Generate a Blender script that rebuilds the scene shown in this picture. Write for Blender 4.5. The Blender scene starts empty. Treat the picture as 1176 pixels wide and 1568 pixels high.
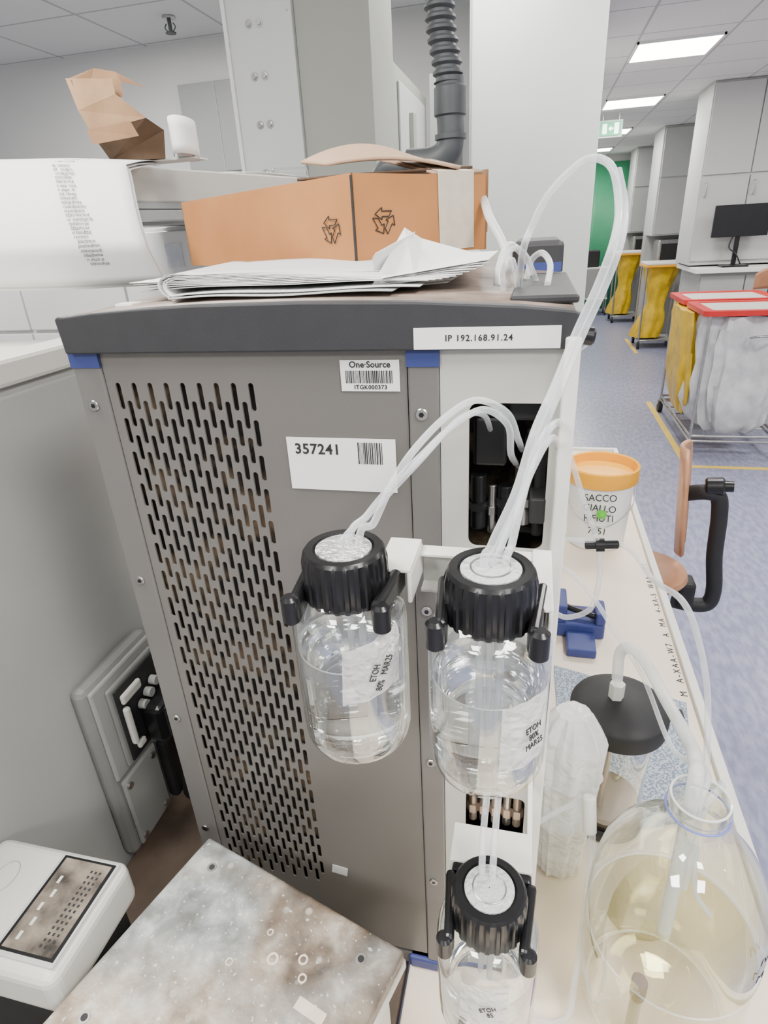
import bpy, bmesh, math, random
from math import sin, cos, pi, radians
from mathutils import Vector, Matrix, noise
random.seed(7)
SC=bpy.context.scene
COL=bpy.context.collection
# ------------------------------------------------------------------ materials
def newmat(name):
    m=bpy.data.materials.new(name); m.use_nodes=True
    return m, m.node_tree.nodes, m.node_tree.links, m.node_tree.nodes['Principled BSDF']
def mat(name,col,rough=.5,metal=0.0,var=0.0,scale=20.0,col2=None,bump=0.0,bscale=None,trans=0.0,ior=1.45,emis=None,estr=0,detail=4,lo=.35,hi=.65,coat=0):
    m,N,L,B=newmat(name)
    B.inputs['Base Color'].default_value=(*col,1); B.inputs['Roughness'].default_value=rough
    B.inputs['Metallic'].default_value=metal; B.inputs['Transmission Weight'].default_value=trans
    B.inputs['IOR'].default_value=ior; B.inputs['Coat Weight'].default_value=coat
    if emis: B.inputs['Emission Color'].default_value=(*emis,1); B.inputs['Emission Strength'].default_value=estr
    tc=N.new('ShaderNodeTexCoord')
    if col2 is None and var>0: col2=tuple(max(0,c*(1-var)) for c in col)
    if col2 is not None:
        nz=N.new('ShaderNodeTexNoise'); nz.inputs['Scale'].default_value=scale; nz.inputs['Detail'].default_value=detail
        r=N.new('ShaderNodeValToRGB'); r.color_ramp.elements[0].position=lo; r.color_ramp.elements[1].position=hi
        r.color_ramp.elements[0].color=(*col2,1); r.color_ramp.elements[1].color=(*col,1)
        L.new(tc.outputs['Object'],nz.inputs['Vector']); L.new(nz.outputs['Fac'],r.inputs['Fac']); L.new(r.outputs['Color'],B.inputs['Base Color'])
    if bump>0:
        n2=N.new('ShaderNodeTexNoise'); n2.inputs['Scale'].default_value=bscale or scale; n2.inputs['Detail'].default_value=5
        b=N.new('ShaderNodeBump'); b.inputs['Strength'].default_value=bump; b.inputs['Distance'].default_value=.01
        L.new(tc.outputs['Object'],n2.inputs['Vector']); L.new(n2.outputs['Fac'],b.inputs['Height']); L.new(b.outputs['Normal'],B.inputs['Normal'])
    return m
def glassy(name,tint=(1,1,1),base=.05,edge=.75,power=3.5,rough=.02,gl=(1,1,1)):
    m,N,L,B=newmat(name); N.remove(B); out=N['Material Output']
    t=N.new('ShaderNodeBsdfTransparent'); t.inputs[0].default_value=(*tint,1)
    g=N.new('ShaderNodeBsdfGlossy'); g.inputs['Roughness'].default_value=rough; g.inputs['Color'].default_value=(*gl,1)
    lw=N.new('ShaderNodeLayerWeight'); lw.inputs['Blend'].default_value=.5
    p=N.new('ShaderNodeMath'); p.operation='POWER'; p.inputs[1].default_value=power; L.new(lw.outputs['Facing'],p.inputs[0])
    q=N.new('ShaderNodeMath'); q.operation='MULTIPLY_ADD'; q.inputs[1].default_value=edge; q.inputs[2].default_value=base; L.new(p.outputs[0],q.inputs[0])
    mx=N.new('ShaderNodeMixShader'); L.new(q.outputs[0],mx.inputs[0]); L.new(t.outputs[0],mx.inputs[1]); L.new(g.outputs[0],mx.inputs[2]); L.new(mx.outputs[0],out.inputs[0])
    return m
def milky(name,col,alpha,rough=.3,bump=0,bscale=40,rim=.45):
    m,N,L,B=newmat(name); B.inputs['Base Color'].default_value=(*col,1); B.inputs['Roughness'].default_value=rough
    lw=N.new('ShaderNodeLayerWeight'); lw.inputs['Blend'].default_value=.4
    mp=N.new('ShaderNodeMapRange'); mp.inputs['To Min'].default_value=alpha; mp.inputs['To Max'].default_value=min(1,alpha+rim)
    L.new(lw.outputs['Facing'],mp.inputs['Value']); L.new(mp.outputs[0],B.inputs['Alpha'])
    if bump:
        tc=N.new('ShaderNodeTexCoord'); n2=N.new('ShaderNodeTexNoise'); n2.inputs['Scale'].default_value=bscale
        b=N.new('ShaderNodeBump'); b.inputs['Strength'].default_value=bump; b.inputs['Distance'].default_value=.01
        L.new(tc.outputs['Object'],n2.inputs['Vector']); L.new(n2.outputs['Fac'],b.inputs['Height']); L.new(b.outputs['Normal'],B.inputs['Normal'])
    return m
M={}
M['wall']=mat('wall_paint',(.68,.68,.665),.6,var=.04,scale=3)
M['white']=mat('white_laminate',(.82,.82,.805),.4,var=.03,scale=4)
M['colwhite']=mat('column_white',(.53,.55,.53),.45,var=.03,scale=3)
M['beige']=mat('column_beige',(.32,.33,.295),.55,var=.05,scale=3)
M['side']=mat('sheet_metal_grey',(.175,.165,.152),.36,.25,var=.08,scale=5,bump=.03,bscale=400)
M['strip']=mat('sheet_metal_strip',(.165,.158,.15),.4,.2,var=.06,scale=6)
M['light']=mat('light_panel',(.50,.49,.455),.45,var=.04,scale=6)
M['edge']=mat('bright_edge',(.77,.75,.70),.4,var=.03,scale=6)
M['char']=mat('charcoal_plastic',(.030,.030,.033),.5,var=.1,scale=60,bump=.05,bscale=500)
M['blue']=mat('blue_plastic',(.035,.05,.19),.45,var=.1,scale=30)
M['ringblue']=mat('pouring_ring_blue',(.16,.20,.55),.35,var=.1,scale=30)
M['black']=mat('black_plastic',(.009,.009,.010),.28,var=.2,scale=30)
M['blackm']=mat('black_matte',(.018,.018,.019),.6,var=.2,scale=30)
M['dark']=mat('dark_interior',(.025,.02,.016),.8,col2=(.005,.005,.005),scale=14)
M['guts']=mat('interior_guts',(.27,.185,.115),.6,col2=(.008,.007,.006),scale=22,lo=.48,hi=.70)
M['steel']=mat('steel',(.55,.54,.52),.28,1.0,var=.15,scale=30)
M['topb']=mat('top_cover_brown',(.27,.20,.165),.42,col2=(.16,.125,.10),scale=40,detail=8)
M['card']=mat('cardboard',(.47,.20,.065),.75,col2=(.40,.165,.05),scale=9,detail=8)
M['cardin']=mat('cardboard_inside',(.50,.34,.23),.8,col2=(.43,.28,.18),scale=9)
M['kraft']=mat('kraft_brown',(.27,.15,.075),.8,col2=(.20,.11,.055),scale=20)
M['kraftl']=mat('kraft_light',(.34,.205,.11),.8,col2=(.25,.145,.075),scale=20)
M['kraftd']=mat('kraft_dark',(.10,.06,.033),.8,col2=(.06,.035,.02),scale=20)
M['tape']=mat('paper_tape',(.66,.58,.47),.6,var=.1,scale=60)
M['ink']=mat('black_ink',(.02,.02,.02),.7,var=.1,scale=40)
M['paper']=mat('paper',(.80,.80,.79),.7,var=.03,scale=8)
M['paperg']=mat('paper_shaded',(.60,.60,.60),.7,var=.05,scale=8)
M['label']=mat('label_white',(.84,.84,.82),.45,var=.02,scale=20)
M['shelf']=mat('shelf_enamel',(.62,.595,.53),.45,var=.04,scale=6)
M['glass']=glassy('clear_glass',(.955,.97,.965),.07,.90,2.4)
M['glass2']=glassy('bottle_glass_large',(.93,.95,.915),.08,.90,2.1)
M['liq']=mat('clear_liquid',(1,1,1),0,trans=1,ior=1.27,var=.005)
M['liqy']=glassy('yellowish_liquid',(.965,.935,.76),.07,.6,3.0)
M['menis']=milky('meniscus_glint',(.92,.93,.93),.55,.1)  # pale milky colour that carries the bright waterline
M['tube']=milky('silicone_tube',(.82,.85,.87),.24,.15)
M['tubeo']=milky('silicone_tube_thick',(.80,.82,.80),.42,.25)
M['septum']=milky('cap_septum',(.62,.64,.64),.75,.15,.5,150)
M['bag']=milky('plastic_bag',(.86,.865,.86),.62,.22,.7,45)
M['lbltape']=milky('label_tape',(.82,.81,.78),.50,.35,.6,90)
M['foil']=mat('foil',(.8,.8,.8),.36,.8,bump=.8,bscale=190,var=.2,scale=150)
M['bench']=mat('bench_laminate',(.84,.72,.58),.4,var=.03,scale=4)
M['benchedge']=mat('bench_edge',(.75,.73,.67),.4,var=.03,scale=4)
M['wood']=mat('dark_wood',(.16,.115,.085),.45,col2=(.09,.065,.05),scale=12,detail=8)
M['ply']=mat('plywood',(.45,.22,.115),.4,col2=(.36,.165,.08),scale=10,detail=8)
M['yellow']=mat('yellow_plastic',(.92,.42,.01),.4,var=.06,scale=10)
M['ybag']=mat('yellow_bag',(.84,.54,.01),.35,col2=(.60,.38,.01),scale=9,bump=.8,bscale=9)
M['wbag']=mat('white_bag',(.72,.72,.72),.35,col2=(.5,.5,.51),scale=7,bump=.9,bscale=9)
M['red']=mat('red_plastic',(.62,.02,.02),.4,var=.1,scale=10)
M['green']=mat('green_panel',(.05,.30,.15),.5,var=.08,scale=3)
M['lime']=mat('green_clip',(.10,.55,.03),.4,var=.1,scale=30)
M['purple']=mat('purple_cap',(.10,.05,.28),.4,var=.1,scale=30)
M['ytape']=mat('floor_tape',(.80,.55,.08),.5,var=.08,scale=8)
M['grey']=mat('grey_cabinet',(.36,.37,.36),.5,var=.04,scale=4)
M['greyl']=mat('grey_light',(.48,.49,.48),.5,var=.04,scale=4)
M['duct']=mat('duct_grey',(.075,.08,.085),.5,var=.2,scale=20)
M['screen']=mat('screen_black',(.01,.01,.012),.25,var=.2,scale=10)
M['lamp']=mat('lamp_panel',(1,1,1),.5,emis=(1,.97,.90),estr=16,var=.01)
M['exit']=mat('exit_white',(.8,.9,.85),.5,emis=(.7,1,.85),estr=1.0,var=.01)
M['gum']=mat('pale_plastic',(.66,.645,.60),.4,var=.04,scale=10)
M['sock']=mat('socket_grey',(.24,.245,.235),.4,var=.08,scale=10)
M['sockl']=mat('socket_cover_grey',(.33,.335,.32),.4,var=.08,scale=10)
M['lcd']=mat('lcd_glass',(.30,.25,.20),.12,col2=(.05,.045,.04),scale=26,detail=6)
M['brownrod']=mat('bronze_rod',(.42,.33,.26),.3,.6,var=.1,scale=30)
M['gloss']=mat('gloss_grey_panel',(.38,.385,.37),.20,var=.08,scale=3)
M['mat']=mat('speckled_mat',(.42,.47,.52),.6,col2=(.16,.20,.27),scale=260,detail=2,lo=.46,hi=.54)
def floor_mat():
    m,N,L,B=newmat('vinyl_floor'); tc=N.new('ShaderNodeTexCoord')
    n1=N.new('ShaderNodeTexNoise'); n1.inputs['Scale'].default_value=38; n1.inputs['Detail'].default_value=6
    mp=N.new('ShaderNodeMapping'); mp.inputs['Scale'].default_value=(1,.35,1)
    r=N.new('ShaderNodeValToRGB'); r.color_ramp.elements[0].position=.4; r.color_ramp.elements[1].position=.62
    r.color_ramp.elements[0].color=(.225,.235,.355,1); r.color_ramp.elements[1].color=(.325,.335,.455,1)
    L.new(tc.outputs['Object'],mp.inputs[0]); L.new(mp.outputs[0],n1.inputs['Vector']); L.new(n1.outputs['Fac'],r.inputs['Fac']); L.new(r.outputs[0],B.inputs['Base Color'])
    B.inputs['Roughness'].default_value=.28
    return m
M['floor']=floor_mat()
def ceil_mat():
    m,N,L,B=newmat('ceiling_tiles'); tc=N.new('ShaderNodeTexCoord')
    mp=N.new('ShaderNodeMapping'); mp.inputs['Location'].default_value=(0,.15,0)
    b=N.new('ShaderNodeTexBrick'); b.offset=0; b.inputs['Scale'].default_value=1; b.inputs['Mortar Size'].default_value=.009
    b.inputs['Brick Width'].default_value=.6; b.inputs['Row Height'].default_value=.6
    b.inputs['Color1'].default_value=(.72,.72,.71,1); b.inputs['Color2'].default_value=(.69,.69,.68,1); b.inputs['Mortar'].default_value=(.42,.42,.42,1)
    L.new(tc.outputs['Object'],mp.inputs[0]); L.new(mp.outputs[0],b.inputs['Vector']); L.new(b.outputs['Color'],B.inputs['Base Color']); B.inputs['Roughness'].default_value=.8
    return m
M['ceil']=ceil_mat()
def stained_mat():
    m,N,L,B=newmat('stained_metal'); tc=N.new('ShaderNodeTexCoord')
    def nz(s,d=8,dist=0):
        n=N.new('ShaderNodeTexNoise'); n.inputs['Scale'].default_value=s; n.inputs['Detail'].default_value=d; n.inputs['Distortion'].default_value=dist; L.new(tc.outputs['Object'],n.inputs['Vector']); return n
    def ramp(src,stops):
        r=N.new('ShaderNodeValToRGB'); e=r.color_ramp.elements
        e[0].position=stops[0][0]; e[0].color=(*stops[0][1],1); e[1].position=stops[1][0]; e[1].color=(*stops[1][1],1)
        for p,c in stops[2:]: x=e.new(p); x.color=(*c,1)
        L.new(src,r.inputs['Fac']); return r.outputs[0]
    def mix(f,a,b,mode='MIX'):
        mx=N.new('ShaderNodeMix'); mx.data_type='RGBA'; mx.blend_type=mode
        if isinstance(f,float): mx.inputs[0].default_value=f
        else: L.new(f,mx.inputs[0])
        L.new(a,mx.inputs[6]); L.new(b,mx.inputs[7]); return mx.outputs[2]
    grey=ramp(nz(30,14,.3).outputs['Fac'],[(.34,(.12,.12,.11)),(.47,(.20,.21,.205)),(.57,(.29,.31,.305)),(.68,(.48,.48,.45))])
    brown=ramp(nz(26,14,.4).outputs['Fac'],[(.36,(.055,.038,.026)),(.47,(.13,.095,.068)),(.56,(.22,.175,.135)),(.68,(.42,.38,.32))])
    tan=ramp(nz(34,14,.3).outputs['Fac'],[(.36,(.20,.145,.10)),(.48,(.33,.265,.20)),(.60,(.43,.375,.31)),(.70,(.60,.56,.49))])
    sx=N.new('ShaderNodeSeparateXYZ'); L.new(tc.outputs['Object'],sx.inputs[0])
    def zone(ax,a,b,amp):
        mr=N.new('ShaderNodeMapRange'); mr.inputs['From Min'].default_value=a; mr.inputs['From Max'].default_value=b; L.new(sx.outputs[ax],mr.inputs['Value'])
        n=nz(9,6,.3); ad=N.new('ShaderNodeMath'); ad.operation='MULTIPLY_ADD'; ad.inputs[1].default_value=amp; L.new(n.outputs['Fac'],ad.inputs[0])
        sb=N.new('ShaderNodeMath'); sb.operation='SUBTRACT'; sb.inputs[1].default_value=amp*.5; sb.use_clamp=True; L.new(mr.outputs[0],ad.inputs[2]); L.new(ad.outputs[0],sb.inputs[0]); return sb.outputs[0]
    base=mix(zone('X',-.31,-.22,3.0),grey,brown)
    base=mix(zone('Y',.34,.25,2.0),base,tan)
    v=N.new('ShaderNodeTexVoronoi'); v.inputs['Scale'].default_value=48; L.new(tc.outputs['Object'],v.inputs['Vector'])
    spots=ramp(v.outputs['Distance'],[(.14,(1,1,1)),(.24,(0,0,0))]); reg=ramp(nz(6,2).outputs['Fac'],[(.48,(0,0,0)),(.55,(.8,.8,.8))])
    mu=mix(1.0,spots,reg,'MULTIPLY')
    pale=N.new('ShaderNodeRGB'); pale.outputs[0].default_value=(.42,.40,.35,1)
    base=mix(mu,base,pale.outputs[0])
    fleck=ramp(nz(190,3).outputs['Fac'],[(.64,(0,0,0)),(.70,(.8,.8,.8))]); w2=N.new('ShaderNodeRGB'); w2.outputs[0].default_value=(.62,.61,.57,1)
    base=mix(fleck,base,w2.outputs[0])
    L.new(base,B.inputs['Base Color'])
    c=nz(70,6); bp=N.new('ShaderNodeBump'); bp.inputs['Strength'].default_value=.3; bp.inputs['Distance'].default_value=.002; L.new(c.outputs['Fac'],bp.inputs['Height']); L.new(bp.outputs[0],B.inputs['Normal'])
    B.inputs['Roughness'].default_value=.40; B.inputs['Metallic'].default_value=.2
    return m
M['stain']=stained_mat()
# ------------------------------------------------------------------ helpers
def group(name,loc=(0,0,0)):
    e=bpy.data.objects.new(name,None); e.empty_display_size=.05; COL.objects.link(e); e.location=loc
    return e
def fin(o,name,m,par=None,smooth=False,bevel=0,bseg=2,sharp=38):
    o.name=name
    if m is not None:
        o.data.materials.clear(); o.data.materials.append(M[m] if isinstance(m,str) else m)
    if smooth and o.type=='MESH':
        for p in o.data.polygons: p.use_smooth=True
        if sharp: o.data.set_sharp_from_angle(angle=radians(sharp))
    if bevel:
        b=o.modifiers.new('bevel','BEVEL'); b.width=bevel; b.segments=bseg; b.limit_method='ANGLE'; b.angle_limit=radians(40)
    if par is not None:
        o.parent=par; o.matrix_parent_inverse=Matrix.Translation(-par.location)
    return o
def mesh(name,verts,faces,m,par=None,**k):
    me=bpy.data.meshes.new(name); me.from_pydata([tuple(v) for v in verts],[],faces); me.update()
    bm=bmesh.new(); bm.from_mesh(me); bmesh.ops.recalc_face_normals(bm,faces=bm.faces); bm.to_mesh(me); bm.free()
    o=bpy.data.objects.new(name,me); COL.objects.link(o)
    return fin(o,name,m,par,**k)
BF=[(0,1,3,2),(4,6,7,5),(0,4,5,1),(2,3,7,6),(0,2,6,4),(1,5,7,3)]
QF=[(0,1,2,3),(7,6,5,4),(0,4,5,1),(1,5,6,2),(2,6,7,3),(3,7,4,0)]
def box(name,x0,x1,y0,y1,z0,z1,m,par=None,bevel=0,**k):
    v=[(x,y,z) for x in (x0,x1) for y in (y0,y1) for z in (z0,z1)]
    return mesh(name,v,BF,m,par,bevel=bevel,**k)
def obox(name,c,size,rz,m,par=None,rx=0,ry=0,bevel=0,**k):
    R=Matrix.Rotation(rz,3,'Z')@Matrix.Rotation(rx,3,'X')@Matrix.Rotation(ry,3,'Y')
    v=[R@Vector((x*size[0],y*size[1],z*size[2]))+Vector(c) for x in (-.5,.5) for y in (-.5,.5) for z in (-.5,.5)]
    return mesh(name,v,BF,m,par,bevel=bevel,**k)
def lathe(name,prof,c,m,par=None,seg=56,axis=None,smooth=True,cap0=False,cap1=False,**k):
    R=Matrix.Identity(3)
    if axis is not None: R=Vector((0,0,1)).rotation_difference(Vector(axis).normalized()).to_matrix()
    v=[];f=[]
    for i,(r,z) in enumerate(prof):
        for j in range(seg):
            a=2*pi*j/seg; v.append(R@Vector((r*cos(a),r*sin(a),z))+Vector(c))
    n=len(prof)
    for i in range(n-1):
        for j in range(seg):
            a=i*seg+j;b=i*seg+(j+1)%seg
            f.append((a,b,b+seg,a+seg))
    if cap0: f.append(tuple(range(seg))[::-1])
    if cap1: f.append(tuple(range((n-1)*seg,n*seg)))
    return mesh(name,v,f,m,par,smooth=smooth,**k)
def cyl(name,p0,p1,r,m,par=None,seg=24,r1=None,bev=0,**k):
    p0=Vector(p0);p1=Vector(p1);h=(p1-p0).length
    r1=r if r1 is None else r1
    pr=[(r,0),(r1,h)]
    if bev: pr=[(r-bev,0),(r,bev),(r1,h-bev),(r1-bev,h)]
    return lathe(name,pr,p0,m,par,seg=seg,axis=p1-p0,cap0=True,cap1=True,smooth=True,**k)
def tomesh(o):
    dg=bpy.context.evaluated_depsgraph_get(); ev=o.evaluated_get(dg)
    me=bpy.data.meshes.new_from_object(ev); n=bpy.data.objects.new(o.name,me); n.matrix_world=o.matrix_world.copy()
    COL.objects.link(n); bpy.data.objects.remove(o)
    return n
def tube(name,pts,r,m,par=None,cyc=False,res=10,bres=4):
    cu=bpy.data.curves.new(name,'CURVE'); cu.dimensions='3D'; cu.bevel_depth=r; cu.bevel_resolution=bres; cu.resolution_u=res; cu.use_fill_caps=True
    P=[Vector(p) for p in pts]; out=[]
    n=len(P)
    if n==2: out=P
    else:
        for i in range(n-1 if not cyc else n):
            p0=P[i-1] if (i>0 or cyc) else P[0]*2-P[1]
            p1=P[i];p2=P[(i+1)%n]
            p3=P[(i+2)%n] if (i+2<n or cyc) else p2*2-p1
            for s in range(res):
                t=s/res
                out.append(.5*((2*p1)+(p2-p0)*t+(2*p0-5*p1+4*p2-p3)*t*t+(3*p1-p0-3*p2+p3)*t**3))
        if not cyc: out.append(P[-1])
    sp=cu.splines.new('POLY'); sp.points.add(len(out)-1)
    for q,p in zip(sp.points,out): q.co=(*p,1)
    sp.use_cyclic_u=cyc; sp.use_smooth=True
    o=bpy.data.objects.new(name,cu); COL.objects.link(o)
    o=tomesh(o)
    return fin(o,name,m,par,smooth=True)
def ring(name,c,R,r,m,par):
    return tube(name,[(c[0]+R*cos(i*pi/16),c[1]+R*sin(i*pi/16),c[2]) for i in range(32)],r,m,par,cyc=True,res=2,bres=2)
def frame(origin,xdir,normal):
    z=Vector(normal).normalized(); x=Vector(xdir).normalized(); x=(x-x.dot(z)*z).normalized(); y=z.cross(x)
    R=Matrix((x,y,z)).transposed().to_4x4(); R.translation=Vector(origin); return R
def text(name,body,size,origin,xdir,normal,m='ink',par=None,align='CENTER',ext=.0002,sx=1,sp=1,ls=1,off=0):
    cu=bpy.data.curves.new(name,'FONT'); cu.body=body; cu.size=size; cu.align_x=align; cu.align_y='CENTER'; cu.extrude=ext; cu.space_character=sp; cu.space_line=ls; cu.resolution_u=3; cu.offset=off
    o=bpy.data.objects.new(name,cu); COL.objects.link(o)
    o.matrix_world=frame(origin,xdir,normal)@Matrix.Diagonal((sx,1,1,1))
    bpy.context.view_layer.update()
    o=tomesh(o); o.data.transform(o.matrix_world); o.matrix_world=Matrix.Identity(4)
    return fin(o,name,m,par)
def panel2d(name,outer,holes,origin,xdir,normal,thick,m,par=None):
    cu=bpy.data.curves.new(name,'CURVE'); cu.dimensions='2D'; cu.fill_mode='BOTH'; cu.extrude=thick/2
    for pts in [outer]+holes:
        sp=cu.splines.new('POLY'); sp.points.add(len(pts)-1)
        for q,p in zip(sp.points,pts): q.co=(p[0],p[1],0,1)
        sp.use_cyclic_u=True
    o=bpy.data.objects.new(name,cu); COL.objects.link(o); bpy.context.view_layer.update()
    o=tomesh(o); o.data.transform(frame(origin,xdir,normal)); o.matrix_world=Matrix.Identity(4)
    return fin(o,name,m,par)
def rrect(x0,x1,y0,y1,r,n=6):
    out=[]
    for cx,cy,a0 in ((x1-r,y1-r,0),(x0+r,y1-r,90),(x0+r,y0+r,180),(x1-r,y0+r,270)):
        for i in range(n+1):
            a=radians(a0+90*i/n); out.append((cx+r*cos(a),cy+r*sin(a)))
    return out
def grid(name,fn,nu,nv,m,par=None,thick=0,**k):
    v=[fn(i/nu,j/nv) for j in range(nv+1) for i in range(nu+1)]
    f=[(j*(nu+1)+i,j*(nu+1)+i+1,(j+1)*(nu+1)+i+1,(j+1)*(nu+1)+i) for j in range(nv) for i in range(nu)]
    o=mesh(name,v,f,m,par,smooth=True,**k)
    if thick:
        s=o.modifiers.new('s','SOLIDIFY'); s.thickness=thick; s.offset=0
    return o
def screw(name,x,y,z,par,r=.0055,ax=(0,-1,0)):
    p=Vector((x,y,z)); a=Vector(ax)
    cyl(name,p,p+a*.002,r,'steel',par,bev=.0008)
    cyl(name+'_hex',p+a*.002,p+a*.0024,r*.45,'black',par,seg=6)

# ------------------------------------------------------------------ room shell
H=2.82
o=box('floor',-5,5.5,-2.6,15,-.05,0,'floor')
o=box('ceiling',-5,5.5,-2.6,15,H,H+.05,'ceil')
box('wall_back',-5,.25,4.10,4.2,0,H,'wall')
box('wall_left',-5.1,-5,-2.6,4.2,0,H,'wall')
box('wall_right',5.5,5.6,-2.6,15,0,H,'wall')
box('wall_end',.1,5.5,14.0,14.1,0,H,'greyl')
box('wall_corridor',.13,.23,4.2,14.0,0,H,'wall')
g=group('structural_column')
box('shaft',-.325,.232,3.2,3.75,0,H-.001,'colwhite',g,bevel=.004)
box('joint_strip',-.331,-.324,3.19,3.26,0,H-.001,'beige',g)
g=group('clad_column')
box('steel_channel',-.995,-.776,2.2,2.45,0,H-.001,'colwhite',g,bevel=.003)
box('channel_flange',-1.005,-.992,2.19,2.45,0,H-.001,'wall',g)
box('beige_shaft',-.776,-.535,2.22,2.55,0,H-.001,'beige',g,bevel=.003)
for z in (2.33,2.193,2.06,1.92):
    for x in (-.921,-.886):
        cyl('bolt',(x,2.2,z),(x,2.192,z),.008,'steel',g,seg=6); cyl('washer',(x,2.2,z),(x,2.197,z),.012,'steel',g)
for z in (1.6,2.35): screw('small_screw',-.79,2.2,z,g,.004)
g=group('ventilation_unit')
box('casing',-.66,-.56,2.65,3.4,1.2,2.29,'beige',g,bevel=.004)
box('side_door',-.56,-.55,2.72,3.3,1.25,2.24,'greyl',g,bevel=.004)
box('hinge_block',-.55,-.53,2.9,2.96,2.0,2.16,'beige',g,bevel=.003)
box('access_panel_mount',-.56,-.44,3.5,3.9,1.2,2.4,'greyl',g,bevel=.004)
g=group('wall_access_panel')
box('panel',-2.22,-1.79,4.06,4.098,2.12,2.60,'grey',g,bevel=.004)
box('panel_seam',-1.975,-1.970,4.055,4.06,2.12,2.60,'greyl',g)
g=group('sprinkler_head')
cyl('rose',(-1.99,3.67,H),(-1.99,3.67,H-.012),.035,'steel',g,bev=.003)
cyl('stem',(-1.99,3.67,H-.012),(-1.99,3.67,H-.07),.010,'duct',g)
cyl('deflector',(-1.99,3.67,H-.07),(-1.99,3.67,H-.076),.028,'duct',g,seg=12)
tube('frame',[(-2.01,3.67,H-.03),(-2.02,3.67,H-.05),(-1.99,3.67,H-.072),(-1.96,3.67,H-.05),(-1.97,3.67,H-.03)],.003,'duct',g)
def clight(x0,x1,y0,y1,w,vis=True):
    g=group('ceiling_light_panel')
    box('diffuser',x0+.015,x1-.015,y0+.015,y1-.015,H-.012,H-.006,'lamp',g)
    for a in ((x0,x1,y0,y0+.015),(x0,x1,y1-.015,y1),(x0,x0+.015,y0,y1),(x1-.015,x1,y0,y1)):
        box('rim',*a,H-.014,H-.0005,'white',g)
    l=bpy.data.lights.new('panel_light','AREA'); l.shape='RECTANGLE'; l.size=x1-x0; l.size_y=y1-y0; l.energy=w*1.14; l.color=(1,.98,.94)
    lo=bpy.data.objects.new('light',l); COL.objects.link(lo); lo.location=((x0+x1)/2,(y0+y1)/2,H-.02); lo.parent=g; return lo
for y in (5.45,7.7,10.1,12.5): clight(.6,1.17,y,y+.58,26)
clight(.6,1.2,2.45,3.05,34)
clight(.6,1.2,-.55,.05,36)
clight(-1.2,-.6,.05,.65,30)
clight(-1.2,-.6,-1.75,-1.15,40)  # unseen panel added behind the camera to light the machine's side panel
clight(-2.4,-1.8,2.45,3.05,32)
clight(.6,1.2,-2.0,-1.4,36)
clight(-.6,0,2.75,3.05,12)
clight(3,3.6,5.45,6.05,34); clight(3,3.6,2.45,3.05,34); clight(3,3.6,-.5,.1,30)
g=group('exit_sign')
box('housing',.61,.87,8.5,8.53,2.56,2.735,'grey',g,bevel=.004)
box('face',.625,.855,8.494,8.5,2.58,2.72,'green',g)
box('figure',.65,.70,8.490,8.494,2.60,2.70,'exit',g); box('door_icon',.78,.83,8.490,8.494,2.595,2.705,'exit',g)
mesh('arrow',[(.715,8.49,2.65),(.745,8.49,2.68),(.745,8.49,2.66),(.77,8.49,2.66),(.77,8.49,2.64),(.745,8.49,2.64),(.745,8.49,2.62)],[(0,1,2,3,4,5,6)],'exit',g)
for x in (.65,.83): cyl('hanger',(x,8.515,2.735),(x,8.515,H),.005,'steel',g)
g=group('flexible_exhaust_duct')
P0=[Vector(p) for p in ((-.245,1.6,2.81),(-.236,1.6,2.50),(-.232,1.6,2.157),(-.227,1.6,2.101),(-.215,1.6,2.042),(-.212,1.6,2.01))]
v=[];f=[];seg=32
n=160
def cat(P,t):
    L=[0]
    for a,b in zip(P,P[1:]): L.append(L[-1]+(b-a).length)
    s=t*L[-1]
    for i in range(len(P)-1):
        if s<=L[i+1]+1e-9:
            q=(s-L[i])/(L[i+1]-L[i]); return P[i].lerp(P[i+1],q)
    return P[-1]
for i in range(n+1):
    p=cat(P0,i/n); r=.029+.0045*(1 if (i%4)<2 else -.6)
    for j in range(seg):
        a=2*pi*j/seg; v.append((p.x+r*cos(a),p.y+r*sin(a),p.z))
for i in range(n):
    for j in range(seg):
        a=i*seg+j;b=i*seg+(j+1)%seg; f.append((a,b,b+seg,a+seg))
mesh('corrugated_hose',v,f,'duct',g,smooth=True)
lathe('cuff',[(.030,0),(.036,.004),(.036,.055),(.031,.06),(.031,.075)],(-.209,1.6,1.945),'duct',g)
tube('elbow',[(-.209,1.6,1.955),(-.208,1.6,1.91),(-.215,1.6,1.880),(-.245,1.6,1.862),(-.31,1.6,1.860)],.031,'duct',g,bres=8)
lathe('elbow_ring',[(.028,0),(.036,.002),(.036,.012),(.028,.014)],(-.208,1.6,1.90),'duct',g)
tube('support_arm',[(-.31,1.6,1.860),(-.40,1.62,1.80),(-.45,1.7,1.3),(-.45,1.7,.02)],.020,'duct',g)

# ------------------------------------------------------------------ corridor stuff
g=group('tall_cupboard')
box('carcass',1.52,3.2,7.25,7.9,1.23,H-.002,'greyl',g,bevel=.005)
for i,x in enumerate((1.53,1.96,2.39)):
    box('upper_door',x,x+.42,7.23,7.25,2.05,H-.02,'greyl',g,bevel=.004); box('lower_door',x,x+.42,7.23,7.25,1.27,2.03,'greyl',g,bevel=.004)
    tube('handle',[(x+.04,7.23,1.86),(x+.04,7.20,1.87),(x+.04,7.20,1.97),(x+.04,7.23,1.98)],.006,'steel',g)
g=group('laboratory_counter')
box('worktop',1.54,3.2,6.95,7.9,1.17,1.215,'white',g,bevel=.004)
box('cabinet_base',1.60,3.2,7.02,7.9,.08,1.17,'grey',g,bevel=.004)
for x in (1.61,2.02,2.43): box('drawer_front',x,x+.4,7.0,7.02,.12,1.14,'grey',g,bevel=.004)
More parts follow.
